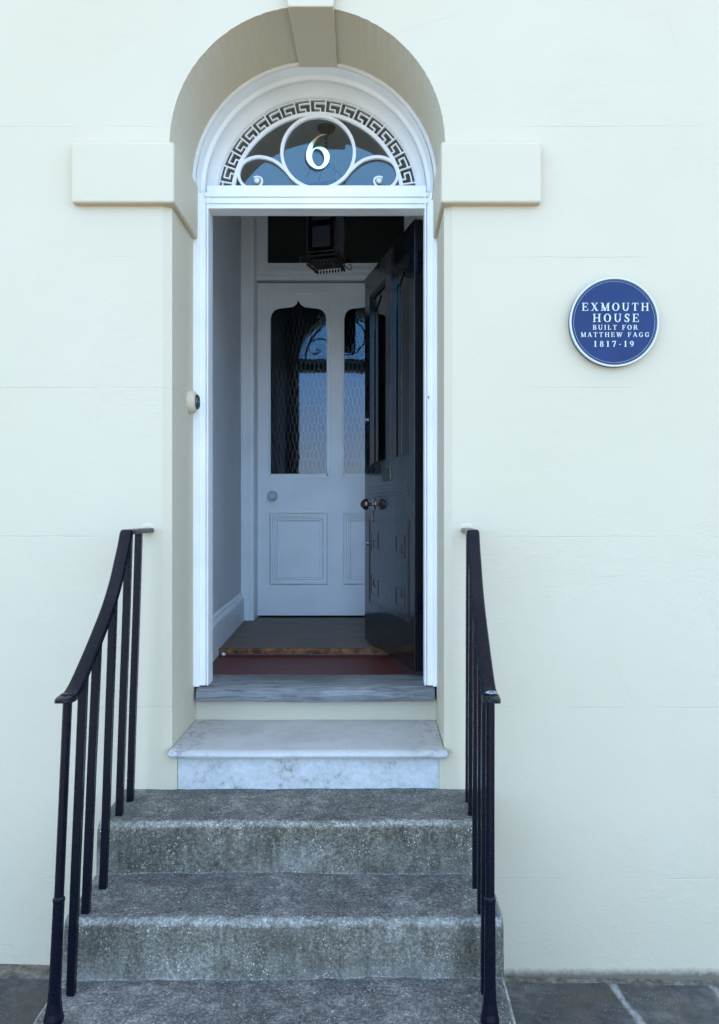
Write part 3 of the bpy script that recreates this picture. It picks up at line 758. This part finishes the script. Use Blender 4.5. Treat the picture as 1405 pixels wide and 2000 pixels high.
# ================================================================== HANGING LANTERN
lan = empty('hanging_lantern', 'dark metal lantern with red and blue glass hanging in the hall above the open door', 'lantern')
LX, LY = -.278, 1.372; rt = R(-17)
def lm(x, y, z): return (LX + x * math.cos(rt) - y * math.sin(rt), LY + x * math.sin(rt) + y * math.cos(rt), z)
M_LMET = metal('dark_lantern_metal', (.05, .045, .04), .4)
g = G(); hb = .082
for sx_ in (-1, 1):
    for sy in (-1, 1):
        g.tube([lm(sx_ * hb, sy * hb, 3.30), lm(sx_ * hb, sy * hb, 3.70)], .006, 8)
for z0, e in ((3.295, .006), (3.318, .003), (3.69, .008), (3.70, .012)):
    for a in (0, 1, 2, 3):
        s_ = (-1 if a % 2 else 1); w_ = hb + e
        if a < 2: g.box(-w_, w_, s_ * hb - e, s_ * hb + e, z0 - .004, z0 + .005, M=lm)
        else: g.box(s_ * hb - e, s_ * hb + e, -w_ + .001, w_ - .001, z0 - .0035, z0 + .0045, M=lm)
g.build('frame', M_LMET, lan)
g = G(); g.box(-hb, hb, -hb, hb, 3.268, 3.276, M=lm)
for k in range(10):
    q = -hb + 2 * hb * k / 9
    for pt in ((q, -hb), (q, hb), (-hb, q), (hb, q)):
        c0 = lm(pt[0], pt[1], 3.27)
        g.tube([lm(pt[0], pt[1], 3.30), lm(pt[0], pt[1], 3.262)], .0016, 5)
        g.lathe([(.001, 0), (.0048, .005), (.0055, .010), (.003, .017), (.001, .022)], lambda x, y, h, c0=c0: (c0[0] + x, c0[1] + y, 3.262 - h), 8)
for sx_, sy in ((-1, -1), (1, -1), (-1, 1), (1, 1)):
    p = [(0, 0, 3.285), (.018, .0, 3.262), (.038, 0, 3.260), (.046, 0, 3.275), (.040, 0, 3.29), (.030, 0, 3.288)]
    g.tube([lm(sx_ * (hb + a * .7), sy * (hb + a * .7), z) for a, _, z in p], .003, 6)
g.build('gallery', M_LMET, lan)
for a in range(4):
    def pm(x, y, z, a=a):
        c_, s_ = math.cos(math.pi / 2 * a), math.sin(math.pi / 2 * a); return lm(x * c_ - y * s_, x * s_ + y * c_, z)
    g = G(); y0 = -hb; g.cur = 0
    g.box(-hb + .03, hb - .03, y0 - .001, y0 + .001, 3.345, 3.46, M=pm); g.box(-hb + .03, hb - .03, y0 - .001, y0 + .001, 3.495, 3.66, M=pm)
    g.cur = 1
    g.box(-hb + .005, -hb + .03, y0 - .0012, y0 + .0012, 3.46, 3.69, M=pm); g.box(hb - .03, hb - .005, y0 - .0012, y0 + .0012, 3.32, 3.46, M=pm)
    g.box(-hb + .03, hb - .03, y0 - .0014, y0 + .0014, 3.32, 3.345, M=pm); g.box(-hb + .03, hb - .03, y0 - .0014, y0 + .0014, 3.46, 3.495, M=pm)
    g.cur = 2
    g.box(-hb + .005, -hb + .03, y0 - .0016, y0 + .0016, 3.32, 3.46, M=pm); g.box(hb - .03, hb - .005, y0 - .0016, y0 + .0016, 3.46, 3.69, M=pm)
    g.build('glass_panel', None, lan, mats=[M_MILK, M_RED_G, M_BLUE_G])
g = G()
for sx_, sy in ((-1, -1), (1, -1), (-1, 1), (1, 1)):
    pts_ = [(1, 3.70), (1.05, 3.74), (.85, 3.79), (.45, 3.82), (.12, 3.83)]
    g.tube([lm(sx_ * hb * a, sy * hb * a, z) for a, z in pts_], .0045, 8)
g.lathe([(.02, 0), (.024, .01), (.012, .02), (.007, .04)], lambda x, y, h: (LX + x, LY + y, 3.82 + h), 12)
for k in range(7):
    z = 3.87 + k * .02; c_ = [(math.cos(2 * math.pi * i / 10) * .007, math.sin(2 * math.pi * i / 10) * .013) for i in range(11)]
    g.tube([(LX + (a if k % 2 else 0), LY + (0 if k % 2 else a), z + b2) for a, b2 in c_], .0022, 6)
g.build('chain', M_LMET, lan)
g = G(); g.lathe([(.004, 3.985), (.012, 3.995), (.016, 4.01), (.045, 4.025), (.052, 4.036), (.052, 4.049)], lambda x, y, h: (LX + x, LY + y, h), 24); g.build('ceiling_rose', M_LMET, lan, smooth=True)

# ================================================================== DOORBELL
bell = empty('doorbell', 'round cream doorbell with dark brass push on the left door reveal', 'doorbell')
def bm_(x, y, h): return (-.815 + h, .322 + x, 2.347 + y)
g = G(); g.lathe([(.051, 0), (.051, .012), (.047, .024), (.038, .031), (.030, .032)], bm_, 32); g.build('backplate', M_CREAM, bell, smooth=True)
g = G(); g.lathe([(.033, .030), (.033, .036), (.029, .041), (.020, .040), (.017, .036)], bm_, 32); g.build('bell_ring', M_BRASS, bell, smooth=True)
g = G(); g.lathe([(.010, .034), (.010, .043), (.006, .046), (.001, .047)], bm_, 20); g.build('push_button', M_CHROME, bell, smooth=True)

# ================================================================== BLUE PLAQUE
plq = empty('wall_plaque', 'round blue wall plaque with raised white lettering EXMOUTH HOUSE', 'plaque')
PX, PZ = .946, 2.616
def pmx(x, y, h): return (PX + x, -h, PZ + y)
g = G(); g.lathe([(.176, -.001), (.176, .024), (.174, .027)], pmx, 96); g.build('backing', M_PSIDE, plq, smooth=True)
g = G(); g.lathe([(.166, .0265), (.166, .0285), (.160, .0285)], pmx, 96); g.build('disc', M_BLUE, plq)
def ringm(g, r0, r1, h0, h1):
    K = 96; rows = []
    for i in range(K + 1):
        a = 2 * math.pi * i / K; c_, s_ = math.cos(a), math.sin(a); rm = (r0 + r1) / 2
        rows.append([pmx(r0 * c_, r0 * s_, h0), pmx(r0 * c_, r0 * s_, h1 - .001), pmx((r0 * 2 + r1) / 3 * c_, (r0 * 2 + r1) / 3 * s_, h1), pmx((r0 + 2 * r1) / 3 * c_, (r0 + 2 * r1) / 3 * s_, h1), pmx(r1 * c_, r1 * s_, h1 - .001), pmx(r1 * c_, r1 * s_, h0)])
    g.strip(rows, True)
g = G(); ringm(g, .1702, .1765, .022, .0325); g.build('rim', M_PWHITE, plq, smooth=True)
g = G(); ringm(g, .1600, .1612, .028, .0293); g.build('inner_line', M_PWHITE, plq)
# own serif letters: primitives on a unit-high box
T_, t_n, s_f = .165, .065, .055
def bar(x0, x1, y0, y1): return ('p', [(x0, y0), (x1, y0), (x1, y1), (x0, y1)])
def ln(x0, y0, x1, y1, w): return ('p', [(x0 - w / 2, y0), (x0 + w / 2, y0), (x1 + w / 2, y1), (x1 - w / 2, y1)])
def rg(cx, cy, rx, ry, tw, tn, a0=0, a1=360, n=20):
    o, i = [], []
    for k in range(n + 1):
        a = R(a0 + (a1 - a0) * k / n); o.append((cx + rx * math.cos(a), cy + ry * math.sin(a))); i.append((cx + (rx - tw) * math.cos(a), cy + (ry - tn) * math.sin(a)))
    return ('s', o, i)
def ser(x, y, w=.36): return bar(x - w / 2, x + w / 2, y, y + s_f)
def stem(x): return [bar(x - T_ / 2, x + T_ / 2, 0, 1), ser(x, 0), ser(x, 1 - s_f)]
GL = {
 'E': (.84, stem(.2) + [bar(.2, .74, 1 - t_n, 1), bar(.2, .78, 0, t_n), bar(.2, .56, .46, .54), bar(.69, .74, .74, 1), bar(.73, .78, 0, .28), bar(.52, .57, .36, .64)]),
 'X': (.96, [ln(.78, 0, .20, 1, .21), ln(.18, 0, .76, 1, .085), ser(.18, 0, .32), ser(.78, 0, .34), ser(.20, 1 - s_f, .34), ser(.76, 1 - s_f, .30)]),
 'M': (1.15, [ln(.2, 0, .22, 1, .085), bar(.88, .88 + T_, 0, 1), ln(.56, 0, .22, 1, .19), ln(.56, 0, .93, 1, .085), ser(.2, 0, .32), ser(.97, 0, .36), ser(.16, 1 - s_f, .24), ser(1.02, 1 - s_f, .24)]),
 'O': (.98, [rg(.49, .5, .45, .52, .19, .07)]),
 'U': (.96, [bar(.12, .12 + T_, .34, 1), bar(.74, .74 + .085, .34, 1), rg(.4725, .36, .3525, .38, .17, .08, 180, 360), ser(.215, 1 - s_f), ser(.78, 1 - s_f, .30)]),
 'T': (.88, [bar(.345, .345 + T_, 0, 1), ser(.44, 0), bar(.05, .83, 1 - t_n, 1), bar(.05, .10, .74, 1), bar(.78, .83, .74, 1)]),
 'H': (1.04, stem(.22) + stem(.82) + [bar(.22, .82, .47, .545)]),
 'S': (.74, [rg(.37, .735, .27, .285, .15, .075, 20, 250), rg(.37, .265, .29, .285, .16, .075, -160, 90), ('p', [(.20, .60), (.33, .69), (.56, .42), (.42, .33)]), bar(.60, .65, .70, .98), bar(.07, .12, .03, .30)]),
 'B': (.82, stem(.2) + [rg(.42, .755, .28, .245, .17, .07, -90, 90), rg(.42, .265, .34, .265, .18, .07, -90, 90), bar(.2, .42, .47, .535), bar(.2, .43, 1 - t_n, 1), bar(.2, .43, 0, t_n)]),
 'I': (.42, stem(.21)),
 'L': (.76, stem(.2) + [bar(.2, .70, 0, t_n), bar(.65, .70, 0, .30)]),
 'F': (.76, stem(.2) + [bar(.2, .70, 1 - t_n, 1), bar(.2, .54, .45, .53), bar(.65, .70, .72, 1), bar(.50, .55, .36, .64)]),
 'R': (.92, stem(.2) + [rg(.42, .74, .29, .26, .17, .07, -90, 90), bar(.2, .42, .48, .54), bar(.2, .42, 1 - t_n, 1), ln(.80, 0, .46, .5, .2), ser(.82, 0, .24)]),
 'A': (.96, [ln(.16, 0, .48, 1, .08), ln(.78, 0, .46, 1, .20), bar(.24, .70, .28, .34), ser(.15, 0, .30), ser(.79, 0, .36)]),
 'W': (1.34, [ln(.36, 0, .16, 1, .19), ln(.36, 0, .60, .9, .08), ln(.86, 0, .62, 1, .19), ln(.86, 0, 1.16, 1, .08), ser(.16, 1 - s_f, .34), ser(.62, 1 - s_f, .30), ser(1.15, 1 - s_f, .28)]),
 'G': (.98, [rg(.48, .5, .43, .52, .19, .075, 42, 330), bar(.66, .84, .08, .44), ser(.75, .40, .34), bar(.76, .81, .66, .96)]),
 '1': (.50, [bar(.16, .34, 0, 1), ser(.25, 0, .42), ('p', [(.04, .80), (.20, .86), (.20, 1.0), (.16, 1.0)])]),
 '8': (.74, [rg(.37, .745, .26, .255, .15, .065), rg(.37, .27, .31, .28, .17, .065)]),
 '7': (.70, [bar(.06, .66, 1 - .13, 1), ln(.30, 0, .60, .9, .16), bar(.06, .11, .70, .9)]),
 '9': (.74, [rg(.37, .67, .31, .33, .17, .06), ('s', [(.68, .67), (.66, .40), (.52, .14), (.22, -.01)], [(.51, .60), (.50, .40), (.41, .20), (.20, .05)])]),
 '-': (.46, [bar(.06, .36, .36, .46)]), ' ': (.45, []),
}
def write(g, text, cx, z, h, width):
    tot = sum(GL[c][0] for c in text); gap = .0
    n_ = len(text); sx_ = 1.0; wn = tot * h
    gap = (width - wn) / (n_ - 1)
    if gap < .0: sx_ = (width - .02 * h * (n_ - 1)) / wn; gap = .02 * h
    x = cx - width / 2; z -= h / 2
    for ch in text:
        for k, pr in enumerate(GL[ch][1]):
            top = .0322 + .00016 * k
            A = lambda a, b2: (x + a * h * sx_, -.0282, z + b2 * h); B = lambda a, b2: (x + a * h * sx_, -top, z + b2 * h)
            if pr[0] == 'p': g.prism(pr[1], A, B)
            else:
                rows = [[A(*o_), A(*i_), B(*i_), B(*o_)] for o_, i_ in zip(pr[1], pr[2])]
                g.strip(rows, True, True)
        x += GL[ch][0] * h * sx_ + gap
def pz(y): return 1.873 + (996 - y) / 494.0
g = G()
for text, y, h, w_, cx in (('EXMOUTH', 599.6, .0315, .266, (1202.2 - 733) / 494), ('HOUSE', 621.2, .0320, .184, (1203 - 733) / 494), ('BUILT FOR', 639.6, .0190, .178, (1201.7 - 733) / 494), ('MATTHEW FAGG', 653.8, .0186, .272, (1201.3 - 733) / 494), ('1817-19', 671.8, .0232, .158, (1199.2 - 733) / 494)):
    write(g, text, cx, pz(y), h, w_)
g.build('lettering', M_PWHITE, plq)

# ================================================================== CONCRETE STEPS
def P(y, z): return (y, z)
prof = []
def tread(y0, y1, z, zb, r=.030, r2=.004):
    """from back of tread to foot of the riser below"""
    for i in range(10): prof.append((y0 + (y1 + r - y0) * i / 10, z + .003 - .006 * i / 10))
    for i in range(9):
        a = math.pi / 2 * i / 8; prof.append((y1 + r - r * math.sin(a), z - .003 - r + r * math.cos(a)))
    for i in range(1, 8): prof.append((y1 - .004 * i / 8, z - r - .003 + (zb + r2 - (z - r - .003)) * i / 8))
    for i in range(4):
        a = math.pi / 2 * i / 3; prof.append((y1 - .004 - r2 + r2 * math.cos(a), zb + r2 - r2 * math.sin(a)))
tread(.10, -.334, .758, .571); tread(-.352, -.650, .571, .382); tread(-.668, -.975, .382, .19); tread(-.993, -1.31, .19, -.06)
g = G(); K = 150; X0, X1 = -1.003, .412
rows = []
for i in range(K + 1):
    x = X0 + (X1 - X0) * i / K; row = []
    ed = min(x - X0, X1 - x)
    rc = .045; cut = 0 if ed > rc else rc - math.sqrt(max(0, rc * rc - (rc - ed) ** 2))
    for k, (y, z) in enumerate(prof):
        wob = noise.noise(Vector((x * 3.1, y * 4, z * 4))) * .008 + noise.noise(Vector((x * 16, y * 16, z * 16))) * .0034 + noise.noise(Vector((x * 45, y * 45, z * 45))) * .0018
        nz_ = cut * (.55 if z < .75 or y < -.05 else .1)
        xo = .006 * noise.noise(Vector((y * 6, z * 6, 1 if x < 0 else 9))) * (1 if ed < .01 else 0)
        row.append((x + xo, y + wob * .8 + nz_, z + wob * .9 - nz_ * .5))
    rows.append(row)
g.strip(rows)
for i in (0, K):
    r_ = rows[i]; base = [(p[0], p[1], -.2) for p in r_]; g.strip([r_, base])
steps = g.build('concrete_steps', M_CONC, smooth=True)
steps['label'] = 'worn grey concrete steps with pale gritty nosings leading up to the doorway'; steps['category'] = 'steps'

# ================================================================== RAILINGS
ctrl = [(-.000, 1.797, 0), (-.14, 1.797, 0), (-.270, 1.797, 0), (-.292, 1.796, 0), (-.303, 1.786, 0), (-.312, 1.770, 0), (-.328, 1.745, 0), (-.362, 1.700, 0), (-.42, 1.625, 0), (-.50, 1.549, 0), (-.60, 1.476, 0), (-.70, 1.410, 0), (-.79, 1.356, 0), (-.845, 1.332, 0), (-.885, 1.328, .004), (-.915, 1.328, .008)]
path = smooth_path(ctrl, 6)
def rail_z(y):
    for a, b2 in zip(path[:-1], path[1:]):
        if b2[0] <= y <= a[0]: 
            k = (y - a[0]) / ((b2[0] - a[0]) or 1); return a[1] + (b2[1] - a[1]) * k
    return path[-1][1]
sec = [(-.5, -.5), (-.5, .15), (-.42, .42), (-.25, .5), (.25, .5), (.42, .42), (.5, .15), (.5, -.5)]
def railing(label, side, xtop, xbot):
    root = empty('iron_railing', label, 'railing', group=None)
    g = G(); rows = []; n_ = len(path)
    for i, (y, z, sx_) in enumerate(path):
        a = Vector(path[max(i - 1, 0)][:2]); b2 = Vector(path[min(i + 1, n_ - 1)][:2]); d = (b2 - a).normalized()
        nn = Vector((-d.y, d.x))
        if nn.y < 0: nn = -nn
        w = .044; th = .018; yy = y
        if y < -.80:
            k = min(1, (-.80 - y) / .07); w += .006 * k
        if y < -.875:
            q = (-.875 - y) / .042; w *= math.sqrt(max(.06, 1 - q * q)); th *= math.sqrt(max(.15, 1 - q * q * .8))
        xc = xtop(y) + side * sx_
        rows.append([(xc + p * w, yy + nn.x * q_ * th, z + nn.y * q_ * th - .004) for p, q_ in sec])
    g.strip(rows, True, True); rail = g.build('handrail', M_IRON, root, smooth=True)
    g = G(); K = 14
    # outward curl of the rail end
    xc = xtop(-.86)
    g.lathe([(.001, .0085), (.016, .008), (.023, .003), (.0245, -.003), (.021, -.011), (.006, -.014)], lambda x, y, h: (xc + side * .003 + x, -.862 + y * .95, 1.329 + h), 20)
    g.build('rail_end', M_IRON, root, smooth=True)
    if side == 1:
        g = G(); g.lathe([(.001, .0145), (.014, .0132), (.020, .008), (.0215, .0045)], lambda x, y, h: (xc + .004 + x * .8 + .002 * math.sin(y * 400), -.858 + y * .7, 1.3297 + h * .9), 15); g.build('worn_patch', M_WORN, root, smooth=True)
    for y, zb in ((-.132, .758), (-.262, .758), (-.437, .571), (-.604, .571), (-.733, .382)):
        g = G(); zt = rail_z(y) - .008; hw = .0125
        rows = []
        for k in range(9):
            t_ = k / 8; z = zb - .01 + (zt - zb + .01) * t_; xm = xbot(y) + (xtop(y) - xbot(y)) * t_ + .0015 * noise.noise(Vector((y * 9, z * 3, side)))
            rows.append([(xm + a * hw, y + b2 * hw, z) for a, b2 in ((-1, -1), (1, -1), (1, 1), (-1, 1))])
        g.strip(rows, True, True); g.build('baluster', M_IRON, root, bevel=.003)
    y = -.868; zb = .38
    zs = [(zb, .029), (zb + .012, .0285), (zb + .03, .0245), (zb + .06, .0205), (zb + .10, .0180), (.70, .0165), (.728, .0165), (.736, .0180), (.741, .0175), (.745, .0140), (1.0, .0135), (1.315, .0135)]
    g = G(); rows = []
    for z, r_ in zs:
        t_ = (z - zb) / (1.315 - zb); xm = xbot(y) + (xtop(y) - xbot(y)) * t_
        rows.append([(xm + r_ * math.cos(R(45 * k + 22.5)), y + r_ * math.sin(R(45 * k + 22.5)), z) for k in range(8)])
    g.strip(rows, True, True); g.build('newel_post', M_IRON, root, bevel=.0015)
    # mortar dab where the bar enters the wall
    g = G(); xw = xtop(0)
    g.lathe([(.026, .001), (.023, -.0015), (.018, -.003), (.010, -.004), (.001, -.004)], lambda x, yy, h: (xw + x * (1 + .12 * math.sin(7 * x / .03)), h, 1.803 + yy * .7), 18); g.build('mortar_dab', M_CREAM, root, smooth=True)
    return root
railing('black wrought iron handrail with leaning balusters beside the left edge of the steps', -1, lambda y: -.905 - .008 * (y / .87), lambda y: -.938)
railing('black wrought iron handrail with chipped pale end on the plaque side of the steps', 1, lambda y: .366 + .030 * (y / .87), lambda y: .3615 + .027 * (y / .87))
